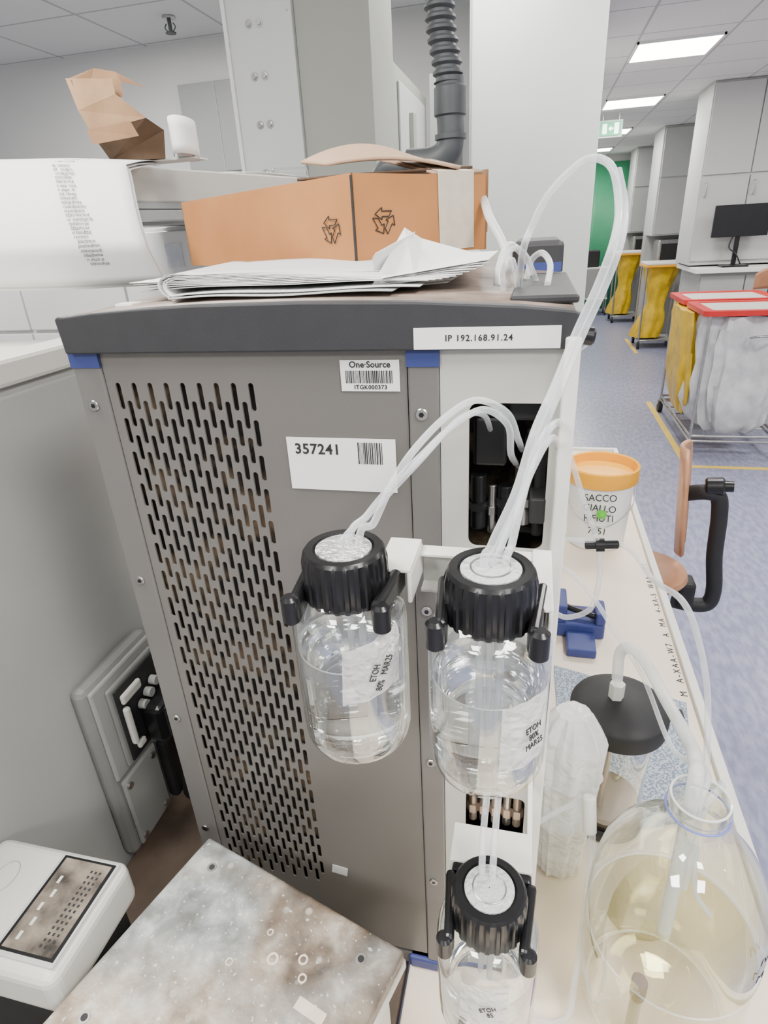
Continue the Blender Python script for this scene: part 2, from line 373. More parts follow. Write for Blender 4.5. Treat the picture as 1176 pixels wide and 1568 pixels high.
box('plinth',1.64,3.2,7.05,7.9,0,.08,'grey',g)
g=group('computer_monitor')
box('screen',1.66,2.16,7.08,7.11,1.49,1.775,'screen',g,bevel=.005)
box('back_shell',1.76,2.06,7.11,7.14,1.54,1.73,'black',g,bevel=.006)
box('stand_neck',1.89,1.93,7.11,7.135,1.23,1.55,'black',g); box('stand_foot',1.79,2.03,7.02,7.19,1.2155,1.23,'black',g,bevel=.004)
tube('cable',[(1.87,7.10,1.52),(1.84,7.09,1.40),(1.91,7.07,1.33),(1.96,7.06,1.24)],.006,'black',g)
g=group('wooden_stool')
grid('backrest',lambda u,v:(1.88+.3*u,6.25+.06*sin(pi*u),1.08+.18*v*(1-.3*(2*u-1)**2)),10,6,'ply',g,thick=.012)
cyl('post',(2.03,6.32,.5),(2.03,6.32,1.14),.012,'black',g); cyl('seat',(2.03,6.15,.6),(2.03,6.15,.63),.17,'ply',g,bev=.006)
cyl('column',(2.03,6.15,.05),(2.03,6.15,.6),.02,'black',g); box('back_bar',2.02,2.04,6.15,6.33,.57,.60,'black',g)
for i in range(5):
    a=i*2*pi/5; cyl('leg',(2.03,6.15,.08),(2.03+.2*cos(a),6.15+.2*sin(a),.03),.013,'black',g); cyl('foot',(2.03+.2*cos(a),6.15+.2*sin(a),0),(2.03+.2*cos(a),6.15+.2*sin(a),.04),.015,'black',g)
for nm,y,x0,x1 in (('tall_cupboard',10.25,1.60,3.3),('tall_cupboard',12.9,1.60,3.3)):
    g=group(nm)
    box('upper_case',x0,x1,y,y+.8,1.45,H-.002,'greyl',g,bevel=.005)
    for i in range(3):
        box('door',x0+.02+i*.55,x0+.54+i*.55,y-.02,y,2.2,H-.03,'grey' if i%2 else 'greyl',g,bevel=.004)
        box('door_low',x0+.02+i*.55,x0+.54+i*.55,y-.02,y,1.47,2.18,'greyl',g,bevel=.004)
    box('worktop',x0,x1,y-.1,y+.8,1.0,1.04,'white',g); box('base',x0+.05,x1,y,y+.8,0,1.0,'grey',g)
    box('splash',x0,x1,y+.5,y+.8,1.04,1.45,'grey',g)
    box('machine',x0+.1,x0+.5,y-.02,y+.4,1.04,1.40,'steel',g,bevel=.03); box('machine_face',x0+.15,x0+.45,y-.04,y-.02,1.12,1.34,'blackm',g,bevel=.004)
g=group('green_door')
grid('leaf',lambda u,v:(.98+.66*u,13.93+.03*sin(pi*u),.02+2.68*v),8,2,'green',g,thick=.02)
box('frame_left',.93,.98,13.9,13.99,0,2.75,'white',g); box('frame_right',1.64,1.69,13.9,13.99,0,2.75,'white',g)
box('handle_plate',1.02,1.06,13.88,13.91,1.0,1.15,'steel',g)
g=group('lab_cart')
box('tray_top',.85,1.35,12.9,13.3,.85,.88,'white',g,bevel=.004); box('tray_low',.85,1.35,12.9,13.3,.30,.33,'white',g,bevel=.004)
for x in (.87,1.33):
    for y in (12.92,13.28): cyl('leg',(x,y,.05),(x,y,1.0),.012,'steel',g); cyl('wheel',(x-.01,y,.04),(x+.01,y,.04),.04,'black',g)
box('instrument',.9,1.15,12.95,13.2,.88,1.18,'blackm',g,bevel=.02)
box('side_panel',.86,1.34,12.9,12.915,.33,.85,'grey',g)

def ringloft(name,rings,m,par,seg=40,wr=.1,sup=.6,sc=5,seed=0,zn=.01):
    v=[];f=[]
    for (cx,cy,z,a,b) in rings:
        for j in range(seg):
            t=2*pi*j/seg; c,s=cos(t),sin(t)
            k=1+wr*noise.noise(Vector((c*sc*.5+seed,s*sc*.5,z*2.5)))
            x=math.copysign(abs(c)**sup,c)*a*k; y=math.copysign(abs(s)**sup,s)*b*k
            v.append((cx+x,cy+y,z+zn*noise.noise(Vector((c*3,s*3,z*4+seed)))))
    n=len(rings)
    for i in range(n-1):
        for j in range(seg):
            a=i*seg+j;b=i*seg+(j+1)%seg; f.append((a,b,b+seg,a+seg))
    f.append(tuple(range(seg))); f.append(tuple(range((n-1)*seg,n*seg)))
    return mesh(name,v,f,m,par,smooth=True)
def bin_(x0,x1,y0,y1,h,nm='waste_bag_trolley'):
    g=group(nm); cx,cy=(x0+x1)/2,(y0+y1)/2; a,b=(x1-x0)/2,(y1-y0)/2
    for x in (x0,x1):
        for y in (y0,y1):
            tube('frame_post',[(x,y,.10),(x,y,h-.04)],.013,'steel',g); cyl('wheel',(x-.015,y,.05),(x+.015,y,.05),.05,'blackm',g)
    tube('base_rail',[(x0,y0,.11),(x1,y0,.11),(x1,y1,.11),(x0,y1,.11)],.013,'steel',g,cyc=True,res=1)
    box('base_plate',x0+.02,x1-.02,y0+.02,y1-.02,.10,.115,'grey',g)
    box('lid',x0-.02,x1+.02,y0-.02,y1+.02,h-.03,h,'white',g,bevel=.01); box('lid_rim',x0-.03,x1+.03,y0-.03,y1+.03,h-.06,h-.03,'yellow',g,bevel=.008)
    R=[]
    for i in range(15):
        t=i/14; z=.14+(h-.2)*t; k=.55+.6*abs(t-.50)**1.1+.04*sin(t*9)
        R.append((cx-.12*(1-t)**2,cy,z,a*k,b*k))
    ringloft('yellow_bag',R,'ybag',g,wr=.25,sup=.8,seed=x0*3)
    return g
bin_(1.46,1.92,9.35,9.85,1.14)
bin_(1.36,1.80,11.9,12.4,1.18)
g=group('waste_trolley')
X0,X1,Y0,Y1,h=1.22,1.84,4.85,6.1,1.05
for x in (X0,X1):
    for y in (Y0,Y1):
        tube('post',[(x,y,.11),(x,y,h)],.011,'steel',g)
        cyl('caster',(x-.018,y,.055),(x+.018,y,.055),.055,'blackm',g); box('caster_fork',x-.025,x+.025,y-.02,y+.02,.075,.12,'steel',g)
for z in (.12,.16): tube('base_rail',[(X0,Y0,z),(X1,Y0,z),(X1,Y1,z),(X0,Y1,z)],.011,'steel',g,cyc=True,res=1)
for i in range(6): y=Y0+.1+i*.21; tube('base_wire',[(X0,y,.13),(X1,y,.13)],.006,'steel',g)
for (a,b) in ((Y0-.04,5.44),(5.50,Y1+.04)):
    outer=rrect(X0-.05,X1+.05,a,b,.05); inner=rrect(X0+.02,X1-.02,a+.07,b-.07,.03)
    panel2d('red_rim',outer,[inner],(0,0,h+.02),(1,0,0),(0,0,1),.035,'red',g)
    box('lid_panel',X0+.015,X1-.015,a+.065,b-.065,h+.005,h+.03,'gum',g,bevel=.006)
ringloft('white_bag',[(1.52,5.10,z,.27*k,.25*k) for z,k in ((.17,.70),(.25,.95),(.4,1.10),(.55,1.12),(.7,1.02),(.85,1.10),(.95,1.1),(1.04,1.05))],'wbag',g,wr=.36,seed=2,sup=.7,sc=9,seg=64)
ringloft('yellow_bag',[(1.50,5.80,z,.27*k,.25*k) for z,k in ((.2,.8),(.35,1.0),(.55,1.1),(.75,1.12),(.95,1.15),(1.04,1.1))],'ybag',g,wr=.2,seed=5,sup=.7)
ringloft('yellow_bag_fold',[(1.20+.05*(1-z),5.45,z,.07*k,.32*k) for z,k in ((.22,.5),(.35,1.0),(.55,1.2),(.75,1.1),(.95,1.15),(1.04,1.1))],'ybag',g,wr=.3,seed=9,sup=.8)
tube('push_handle',[(X1,Y0,.9),(X1,Y0-.08,.92),(X1-.3,Y0-.1,.92),(X0+.3,Y0-.1,.92),(X0+.28,Y0-.02,.9)],.009,'steel',g)
g=group('floor_marking_tape')
box('line_a',1.15,1.20,4.58,6.45,.0005,.002,'ytape',g); box('line_b',1.20,3.2,4.58,4.63,.0005,.002,'ytape',g); box('line_c',1.38,1.43,9.0,10.2,.0005,.002,'ytape',g)
g=group('lab_stool')
def sb(u,v):
    w=(1-abs(2*v-1)**2.6)**.5 if abs(2*v-1)<1 else 0
    s=(u-.5)*.34*max(w,.30); a=(u-.5)*1.5
    return (.580-.09*cos(a)+.035*(1-v)+.24*s, 2.02+s, .655+.385*v)
grid('backrest',sb,14,14,'ply',g,thick=.013)
tube('back_arm',[(.53,2.03,.865),(.58,2.0,.885),(.62,2.0,.87),(.635,2.0,.80),(.645,2.0,.65),(.665,2.0,.52),(.655,2.0,.455),(.60,2.0,.445),(.54,2.0,.455)],.026,'blackm',g,bres=5)
cyl('knob',(.575,2.0,.905),(.630,1.99,.912),.030,'black',g,seg=14,bev=.006); cyl('knob_cap',(.630,1.99,.912),(.655,1.985,.914),.018,'black',g)
box('arm_pivot',.545,.60,1.96,2.04,.44,.55,'blackm',g,bevel=.012)
lathe('seat',[(.001,.58),(.12,.57),(.14,.58),(.145,.59),(.14,.605),(.11,.61),(.001,.60)],(.415,1.96,0),'ply',g)
cyl('gas_column',(.415,1.96,.08),(.415,1.96,.58),.022,'black',g); box('back_support_bar',.43,.56,1.97,2.03,.50,.53,'black',g)
for i in range(5):
    a=i*2*pi/5+.6; q=(.415+.17*cos(a),1.96+.17*sin(a))
    cyl('base_leg',(.415,1.96,.10),(q[0],q[1],.06),.016,'black',g); cyl('glide',(q[0],q[1],0),(q[0],q[1],.06),.018,'black',g)

# ------------------------------------------------------------------ benches
g=group('lab_bench')
box('worktop',-.13,.40,-.35,2.80,.71,.74,'bench',g,bevel=.003)
box('worktop_edge',.385,.405,-.35,2.81,.705,.752,'benchedge',g,bevel=.002)
box('worktop_back_edge',-.13,.385,2.79,2.81,.705,.752,'benchedge',g,bevel=.002)
for x in (-.10,.36):
    for y in (-.2,1.2,2.7): box('leg',x-.02,x+.02,y-.02,y+.02,0,.71,'greyl',g,bevel=.003)
text('edge_lettering','M  A-XAA-W7  A  MA  4-XA-5  WAA  2D4',.022,(.372,1.45,.7405),(0,1,0),(0,0,1),'ink',g,sp=1.5)
g=group('wooden_side_bench')
box('worktop',-.645,-.135,-.35,1.5,.71,.74,'wood',g,bevel=.003)
for x in (-.6,-.2):
    for y in (-.25,1.4): box('leg',x-.02,x+.02,y-.02,y+.02,0,.71,'grey',g)
g=group('equipment_cabinet')
box('body',-1.25,-.652,-.35,.86,0,1.555,'gloss',g,bevel=.004)
box('top_lip',-.70,-.645,-.36,.87,1.565,1.60,'gum',g,bevel=.006)
box('lip_shadow_gap',-.69,-.655,-.35,.86,1.550,1.567,'grey',g)
box('top_cover',-1.26,-.70,-.36,.87,1.555,1.585,'gum',g,bevel=.004)
g=group('white_cupboard')
box('carcass',-2.6,-.80,1.62,2.15,0,1.76,'white',g,bevel=.003)
for i in range(5):
    x=-2.58+i*.36
    box('door_top',x,x+.352,1.60,1.62,1.50,1.75,'white',g,bevel=.003); box('door_bottom',x,x+.352,1.60,1.62,.1,1.49,'white',g,bevel=.003)
box('notice',-.99,-.94,1.596,1.60,1.66,1.72,mat('notice_blue',(.62,.66,.74),.6,col2=(.75,.76,.78),scale=30),g)

g=group('power_socket_box')
xw=-.649
box('backbox',xw,-.622,.555,.725,.76,1.125,'sock',g,bevel=.012)
box('upper_cover',-.622,-.614,.562,.720,.935,1.118,'sockl',g,bevel=.006)
box('socket_frame',-.614,-.606,.586,.705,.945,1.103,'sock',g,bevel=.006)
box('socket_well',-.606,-.602,.594,.700,.952,1.095,'blackm',g,bevel=.003)
box('flap_hinge',-.602,-.594,.600,.648,1.066,1.084,'gum',g,bevel=.004)
box('flap_lever',-.602,-.592,.598,.609,.985,1.06,'gum',g,bevel=.004)
box('flap_lever_b',-.602,-.594,.607,.625,.968,.980,'gum',g,bevel=.003)
for i in range(3): cyl('pin_cap',(-.60,.640+.018*i,1.035+.010*i),(-.588,.640+.018*i,1.035+.010*i),.008,'grey',g)
box('plug',-.602,-.560,.630,.700,.960,1.035,'black',g,bevel=.01)
for i in range(4): box('plug_rib',-.560,-.557,.640+.012*i,.645+.012*i,.97,1.03,'blackm',g)
box('lower_cover',-.622,-.614,.57,.66,.775,.925,'sockl',g,bevel=.008)
for y in (.58,.645):
    for z in (.79,.91): cyl('cover_screw',(-.614,y,z),(-.610,y,z),.006,'steel',g)
tube('cable',[(-.585,.665,.99),(-.568,.67,.95),(-.568,.675,.87),(-.585,.68,.79),(-.59,.70,.755)],.012,'blackm',g)
box('side_block',-.622,-.60,.665,.718,.78,.92,'blackm',g,bevel=.008)
box('red_plug',-.600,-.570,.700,.745,.850,.925,'red',g,bevel=.006)
box('red_plug_root',-.640,-.600,.728,.745,.850,.90,'red',g,bevel=.004)

# ------------------------------------------------------------------ instrument
g=group('tissue_processor'); I=g
Yf=.5
hol=[]
def stad(cx,cz,L,w,n=5):
    pts=[]
    for i in range(n+1): a=pi*i/n; pts.append((cx+w*cos(a),cz+L/2-w+w*sin(a)))
    for i in range(n+1): a=pi+pi*i/n; pts.append((cx+w*cos(a),cz-L/2+w+w*sin(a)))
    return pts
pit=.0350
for r in range(20):
    for c in range(9):
        hol.append(stad(-.388+c*.0174,1.588-r*pit,.0265,.0027))
    for c in range(8):
        hol.append(stad(-.3793+c*.0174,1.588-pit/2-r*pit,.0265,.0027))
panel2d('side_panel',[(-.400,.775),(-.103,.775),(-.103,1.630),(-.400,1.630)],hol,(0,Yf,0),(1,0,0),(0,-1,0),.002,'side',g)
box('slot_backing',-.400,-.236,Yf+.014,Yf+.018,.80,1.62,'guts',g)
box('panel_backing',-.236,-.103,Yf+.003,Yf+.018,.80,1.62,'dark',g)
box('left_strip',-.432,-.401,Yf-.003,Yf+.02,.765,1.630,'strip',g,bevel=.002)
box('left_blue_cap',-.4325,-.4005,Yf-.0045,Yf-.002,1.616,1.630,'blue',g)
box('right_strip',-.102,-.075,Yf-.004,Yf+.02,.765,1.630,'strip',g,bevel=.002)
box('right_blue_cap',-.1025,-.0745,Yf-.0055,Yf-.003,1.616,1.630,'blue',g)
box('bottom_blue_skirt',-.13,-.02,Yf-.006,Yf+.02,.742,.765,'blue',g,bevel=.004)
for z in (1.579,1.377,1.171,.965): screw('screw',-.4185,Yf-.003,z,g)
for z in (1.575,1.371,1.160,.945): screw('screw',-.0905,Yf-.004,z,g)
panel2d('service_panel',[(-.0745,.765),(.030,.765),(.030,1.630),(-.0745,1.630)],[rrect(-.050,.0175,1.447,1.585,.008),rrect(-.050,.018,1.045,1.12,.008)],(0,Yf,0),(1,0,0),(0,-1,0),.004,'light',g)
box('front_door_edge',.024,.036,Yf-.016,Yf+.45,.762,1.640,'edge',g,bevel=.002)
box('rear_panel',-.430,.03,.98,1.0,.75,1.63,'strip',g)
box('left_wall',-.430,-.426,Yf+.02,.98,.75,1.63,'strip',g)
box('base_pan',-.430,.03,Yf,.98,.742,.765,'strip',g)
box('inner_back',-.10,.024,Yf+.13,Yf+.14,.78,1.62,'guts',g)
box('inner_left',-.078,-.074,Yf+.02,Yf+.13,.78,1.62,'light',g)
box('valve_block',-.048,-.018,Yf+.02,Yf+.06,1.520,1.566,'black',g,bevel=.003)
box('valve_block_b',-.018,.012,Yf+.03,Yf+.07,1.560,1.584,'blackm',g,bevel=.003)
for x,z0,z1,m_,r_ in ((-.043,1.455,1.510,'black',.0075),(-.030,1.45,1.500,'steel',.004),(-.002,1.462,1.52,'steel',.008),(.012,1.45,1.54,'blackm',.005),(-.018,1.46,1.50,'black',.007),(.004,1.52,1.555,'steel',.005)):
    cyl('valve_body',(x,Yf+.025,z0),(x,Yf+.025,z1),r_,m_,g,bev=.001); cyl('valve_nut',(x,Yf+.025,z0+.02),(x,Yf+.025,z0+.028),r_*1.35,m_,g,seg=6)
box('valve_manifold',-.05,.018,Yf+.045,Yf+.08,1.44,1.462,'blackm',g,bevel=.002)
box('side_block',.004,.018,Yf-.004,Yf+.04,1.475,1.500,'blackm',g,bevel=.002)
for i,x in enumerate((-.043,-.03,-.016,-.002,.01)):
    cyl('fitting',(x,Yf+.02,1.05),(x,Yf+.02,1.10),.005,'steel' if i%2 else 'brownrod',g); cyl('fitting_nut',(x,Yf+.02,1.065),(x,Yf+.02,1.078),.0075,'brownrod',g,seg=6)
tp=[(-.428,1.6305),(-.4305,1.662),(-.427,1.664),(-.420,1.6635),(-.39,1.6665),(-.340,1.669),(-.285,1.6705),(-.190,1.6705),(-.092,1.668),(-.010,1.663),(.030,1.6585),(.036,1.656),(.036,1.6305)]
v=[(x,Yf-.012,z) for x,z in tp]+[(x,Yf+.004,z) for x,z in tp]; n=len(tp)
mesh('top_trim',v,[tuple(range(n)),tuple(range(n,2*n))[::-1]]+[(i,(i+1)%n,n+(i+1)%n,n+i) for i in range(n)],'char',g,bevel=.0015)
def topz(x): 
    xs=tp[3:12]
    if x<=xs[0][0]: return xs[0][1]
    for a,b in zip(xs,xs[1:]):
        if x<=b[0]: return a[1]+(b[1]-a[1])*(x-a[0])/(b[0]-a[0])
    return xs[-1][1]
grid('top_cover',lambda u,w:(-.425+.455*u,Yf+.004+.49*w,topz(-.425+.455*u)-.001+.010*w),24,6,'topb',g,thick=.002)
box('top_border',-.02,.034,Yf+.02,Yf+.26,1.6605,1.667,'char',g,bevel=.002)
box('top_rear_block',-.03,.03,.80,.985,1.655,1.700,'char',g,bevel=.006)
box('top_rear_blue',-.028,.028,.797,.80,1.665,1.676,'blue',g)
cyl('corner_knob',(.034,Yf-.004,1.640),(.046,Yf-.004,1.638),.007,'black',g,bev=.002)
box('white_clip',-.395,-.375,Yf+.03,Yf+.05,1.664,1.670,'gum',g,bevel=.002)
def lab(nm,x0,x1,z0,z1,y=Yf-.0018,m_='label'):
    box(nm,x0,x1,y-.0005,y,z0,z1,m_,g)
lab('ip_label',-.094,.0205,1.6315,1.6485,Yf-.0122)
text('ip_text','IP 192.168.91.24',.0068,(-.042,Yf-.0129,1.640),(1,0,0),(0,-1,0),'ink',g,sp=1.15,off=.00012)
lab('asset_label_small',-.1615,-.109,1.5945,1.6215)
text('asset_text','One·Source',.0075,(-.135,Yf-.0026,1.6175),(1,0,0),(0,-1,0),'ink',g,off=.00015)
text('asset_code','ITGK000373',.0052,(-.135,Yf-.0026,1.598),(1,0,0),(0,-1,0),'ink',g,sp=1.1,off=.0001)
def barcode(x0,x1,z0,z1):
    x=x0; vv=[];ff=[]
    while x<x1:
        w=random.choice((.0004,.0007,.0011))
        if x+w>x1: break
        k=len(vv); y=Yf-.0026; vv+=[(x,y,z0),(x+w,y,z0),(x+w,y,z1),(x,y,z1)]; ff.append((k,k+1,k+2,k+3)); x+=w+random.choice((.0005,.0008))
    mesh('barcode',vv,ff,'ink',g)
barcode(-.157,-.114,1.6015,1.6125)
lab('inventory_label',-.2200,-.1155,1.4990,1.5510)
text('inventory_number','357241',.0140,(-.190,Yf-.0026,1.5395),(1,0,0),(0,-1,0),'ink',g,sp=1.08,off=.0003)
barcode(-.151,-.127,1.5265,1.5475)
obox('sticker',(-.222,Yf-.0016,.926),(.022,.0008,.016),0,'greyl',g,ry=.15)
# bottle rack brackets
box('rack_plate_a',-.106,-.080,.375,.425,1.488,1.4915,'edge',g,bevel=.001)
box('rack_plate_a_lip',-.083,-.0795,.375,.425,1.462,1.488,'edge',g,bevel=.001)
box('rack_channel_web',-.0795,.02,.424,.427,1.452,1.484,'light',g,bevel=.0008)
box('rack_channel_top',-.0795,.02,.412,.427,1.482,1.485,'edge',g,bevel=.0008)
box('rack_channel_foot',-.0795,.02,.410,.427,1.450,1.453,'light',g,bevel=.0008)
for x in (-.07,.014): box('rack_standoff',x,x+.006,.427,Yf-.003,1.425,1.444,'light',g,bevel=.001)
box('rack_hanger',-.07,.02,.427,.430,1.425,1.455,'light',g,bevel=.0008)
box('rack_plate_b',.008,.0225,.345,.427,1.484,1.4875,'edge',g,bevel=.001)
box('rack_plate_b_lip',.0195,.0225,.345,.427,1.435,1.484,'edge',g,bevel=.001)
box('rack_plate_c',-.050,.020,.358,.395,1.196,1.200,'edge',g,bevel=.001)
box('rack_plate_c_lip',-.050,.020,.356,.359,1.178,1.200,'edge',g,bevel=.001)
box('rack_arm_c',.018,.023,.356,Yf-.003,1.170,1.200,'edge',g,bevel=.001)
def fork(cx,cy,z,r=.029):
    for s in (-1,1):
        obox('fork_prong',(cx+s*(r+.0035),cy-.002,z),(.0085,.060,.022),s*-.10,'black',g,bevel=.004,bseg=3)
        cyl('prong_tip',(cx+s*(r+.0045),cy-.030,z-.013),(cx+s*(r+.0045),cy-.030,z+.010),.0066,'black',g,bev=.0025)
    box('fork_root',cx-r-.006,cx+r+.006,cy+.028,cy+.040,z-.008,z+.008,'black',g,bevel=.003)
fork(-.1255,.36,1.480); fork(-.0197,.35,1.478); fork(-.0120,.32,1.190)

# ------------------------------------------------------------------ hanging bottles
def bottle(nm,cx,cy,zt,level,lab=None,foil='foil',R=.0440,H0=.174):
    zb=zt-H0
    g=group(nm,(cx,cy,zb))
    prof=[(.001,.004),(.026,.003),(.034,.0),(.040,.002),(R-.001,.009),(R,.017),(R,.113),(R-.001,.121),(.0415,.128),(.037,.134),(.031,.138),(.0265,.141),(.0262,.166)]
    lathe('glass_body',prof,(cx,cy,zb),'glass',g,seg=72)
    lathe('glass_inner',[(.001,.0075),(.028,.0065),(.036,.0045),(R-.0035,.011),(R-.0022,.018),(R-.0022,.113),(.040,.126),(.030,.136)],(cx,cy,zb),'glass',g,seg=72)
    li=[(.0005,.008),(.026,.008),(.034,.0055),(.0395,.0085),(R-.0030,.014),(R-.0026,.02),(R-.0026,level-.001),(R-.0024,level),(R-.004,level-.001),(.0005,level-.0012)]
    lathe('liquid',li,(cx,cy,zb),'liq',g,seg=72)
    ring('meniscus_glint',(cx,cy,zb+level),R-.0028,.0005,'menis',g)  # milky ring added as the bright line along the water level
    ring('base_ring',(cx,cy,zb+.0045),.0355,.0008,'menis',g)
    seg=144; v=[];f=[]; dz=-.015
    pr=[(.0262,.150),(.0295,.150),(.0304,.152),(.0304,.180),(.0300,.1865),(.0280,.189),(.0225,.189),(.0215,.1865),(.0005,.1865)]
    for k,(r,z) in enumerate(pr):
        for j in range(seg):
            a=2*pi*j/seg; rr=r+(.0012 if (j%6) in(0,1,2) and 1<=k<=3 else 0); v.append((cx+rr*cos(a),cy+rr*sin(a),zb+z+dz))
    for k in range(len(pr)-1):
        for j in range(seg):
            a=k*seg+j;b=k*seg+(j+1)%seg; f.append((a,b,b+seg,a+seg))
    mesh('screw_cap',v,f,'black',g,smooth=True,sharp=25)
    lathe('cap_insert',[(.0205,.1868+dz),(.0205,.1885+dz),(.019,.1892+dz),(.0005,.1892+dz)],(cx,cy,zb),foil,g)
    if foil!='foil':
        ring('insert_groove',(cx,cy,zb+.1893+dz),.0135,.0007,'steel',g)
    if lab:
        a0,a1,z0,z1,txt,tilt,tr=lab; base=math.atan2(-cy,-cx)
        def fn(u,w):
            a=base+a0+(a1-a0)*u+.10*w*tilt; rr=R+.0008+.0009*noise.noise(Vector((u*5,w*5,cx*50))); z=z0+(z1-z0)*w+tilt*.012*(u-.5)+.003*noise.noise(Vector((u*4,w*9,3)))
            if z>.119: rr-= (z-.119)*.55
            return (cx+rr*cos(a),cy+rr*sin(a),zb+z)
        grid('tape_label',fn,18,10,'lbltape',g)
        am=base+(a0+a1)/2+.12; nrm=Vector((cos(am),sin(am),0)); xd=Vector((-sin(am),cos(am),0))*cos(tr)+Vector((0,0,1))*sin(tr)
        text('handwriting',txt,.0078,Vector((cx,cy,zb+(z0+z1)/2-.003))+nrm*(R+.0024),xd,nrm,'ink',g,sx=.7,ls=1.0)
    return g
bottle('reagent_bottle',-.1255,.36,1.516,.092,(-.25,.80,.070,.120,'ETOH\n80%   MAR25',.8,1.2),'foil')
bottle('reagent_bottle',-.0197,.35,1.5135,.088,(.20,1.10,.034,.094,'ETOH\n80%\nMAR25',.3,.12),'septum')
bottle('reagent_bottle',-.0120,.32,1.226,.085,(-.5,.4,.06,.115,'ETOH\n85',.4,.3),'septum')

# ------------------------------------------------------------------ tubes
g=group('silicone_tubing')
T=lambda nm,pts,r=.0029,m='tube': tube(nm,pts,r,m,g)
loop=[(-.016,.60,1.66),(-.012,.55,1.699),(-.006,.55,1.716),(.005,.55,1.738),(.022,.55,1.755),(.037,.55,1.762),(.050,.53,1.753),(.055,.51,1.728),(.049,.46,1.706),(.040,.45,1.678),(.028,.44,1.649),(.016,.42,1.619),(.004,.39,1.595),(-.006,.37,1.560),(-.020,.355,1.527),(-.025,.35,1.505),(-.024,.352,1.36)]
T('loop_hose',loop[:-1]+[(-.026,.348,1.36)],.0030)
T('loop_hose_inner',[(x+.0048,y+.004,z-.001) for x,y,z in loop[6:-1]]+[(-.018,.352,1.36)],.0026)
T('hose_a1',[(-.010,.53,1.52),(-.013,.47,1.551),(-.016,.46,1.578),(-.035,.46,1.590),(-.056,.44,1.583),(-.070,.39,1.578),(-.088,.38,1.561),(-.110,.375,1.535),(-.124,.366,1.512),(-.127,.362,1.40)],.0028)
T('hose_a2',[(-.005,.54,1.53),(-.008,.48,1.56),(-.017,.465,1.586),(-.040,.462,1.597),(-.060,.44,1.591),(-.077,.395,1.580),(-.091,.38,1.560),(-.104,.37,1.532),(-.115,.362,1.512),(-.117,.360,1.355)],.0028)
T('hose_a3',[(-.033,.53,1.55),(-.036,.47,1.583),(-.052,.45,1.586),(-.076,.40,1.568),(-.104,.382,1.540),(-.126,.370,1.520),(-.134,.366,1.505)],.0024)
T('hose_b1',[(.026,.52,1.558),(.022,.46,1.581),(.014,.425,1.586),(.005,.41,1.573),(-.001,.40,1.548),(-.007,.375,1.52),(-.011,.352,1.502),(-.011,.352,1.355)],.0029)
T('hose_b2',[(.026,.51,1.540),(.020,.46,1.568),(.013,.43,1.574),(.003,.41,1.558),(-.005,.40,1.535),(-.014,.37,1.520),(-.017,.36,1.506)],.0026)
T('hose_c1',[(-.017,.405,1.42),(-.016,.402,1.315),(-.020,.36,1.25),(-.019,.33,1.218),(-.018,.325,1.08)],.0030)
T('hose_c2',[(-.008,.405,1.42),(-.007,.402,1.315),(-.010,.36,1.25),(-.010,.325,1.218),(-.009,.32,1.08)],.0030)
T('short_hose_1',[(-.030,.75,1.672),(-.040,.77,1.70),(-.058,.80,1.728),(-.070,.85,1.75)],.005,'tubeo')
T('short_hose_2',[(-.036,.62,1.665),(-.038,.66,1.68),(-.030,.70,1.70),(-.012,.72,1.685),(-.006,.72,1.668)],.0035,'tubeo')
T('short_hose_3',[(.010,.60,1.668),(.012,.64,1.683),(.004,.67,1.692),(-.006,.68,1.685),(-.010,.68,1.667)],.003)
T('short_hose_4',[(-.02,.64,1.664),(-.026,.62,1.675),(-.022,.60,1.690),(-.016,.60,1.664)],.0025)
T('short_hose_5',[(-.028,.58,1.664),(-.030,.58,1.69),(-.020,.60,1.700),(-.010,.64,1.690),(.0,.66,1.667)],.0025)
T('drain_hose',[(.036,.9,1.45),(.064,.9,1.393),(.091,.9,1.318),(.117,.9,1.250),(.126,.9,1.190),(.119,.9,1.124),(.083,.9,1.100),(.055,.9,1.11),(.036,.88,1.13)],.0045)
T('drain_hose_b',[(.036,.9,1.251),(.102,.9,1.251),(.162,.9,1.244),(.190,.82,1.235),(.200,.70,1.278),(.228,.70,1.220),(.250,.69,1.137),(.262,.66,1.02),(.238,.56,1.12),(.214,.53,1.11),(.212,.525,.98)],.0042)
T('drain_hose_c',[(.036,.80,1.27),(.07,.80,1.25),(.103,.80,1.214),(.141,.79,1.159),(.185,.76,1.10),(.210,.66,1.07),(.222,.57,1.13),(.205,.52,1.125),(.198,.52,.93)],.0036)
T('jar_hose',[(.158,.807,1.055),(.156,.805,1.105),(.164,.79,1.130),(.182,.77,1.128),(.202,.70,1.118),(.214,.62,1.125),(.206,.56,1.15),(.198,.525,1.135),(.200,.52,.89)],.0085,'tubeo')
T('waste_hose',[(.105,.60,1.02),(.110,.57,.97),(.107,.535,.88),(.100,.50,.80),(.090,.47,.752),(.05,.46,.748),(.0,.47,.748)],.0048)
T('waste_hose_b',[(.036,.60,.95),(.07,.60,.99),(.10,.60,1.01),(.108,.59,.99)],.0036)
T('thin_line',[(.036,.8,1.62),(.06,.8,1.60),(.07,.8,1.585),(.055,.8,1.57),(.036,.8,1.565)],.0016)
cyl('connector',(.098,.9,1.243),(.150,.9,1.248),.007,'black',g,bev=.002); cyl('connector_ring',(.115,.9,1.2445),(.128,.9,1.2455),.011,'black',g)
cyl('hose_connector',(.103,.595,1.03),(.106,.575,.985),.009,'gum',g,bev=.002)

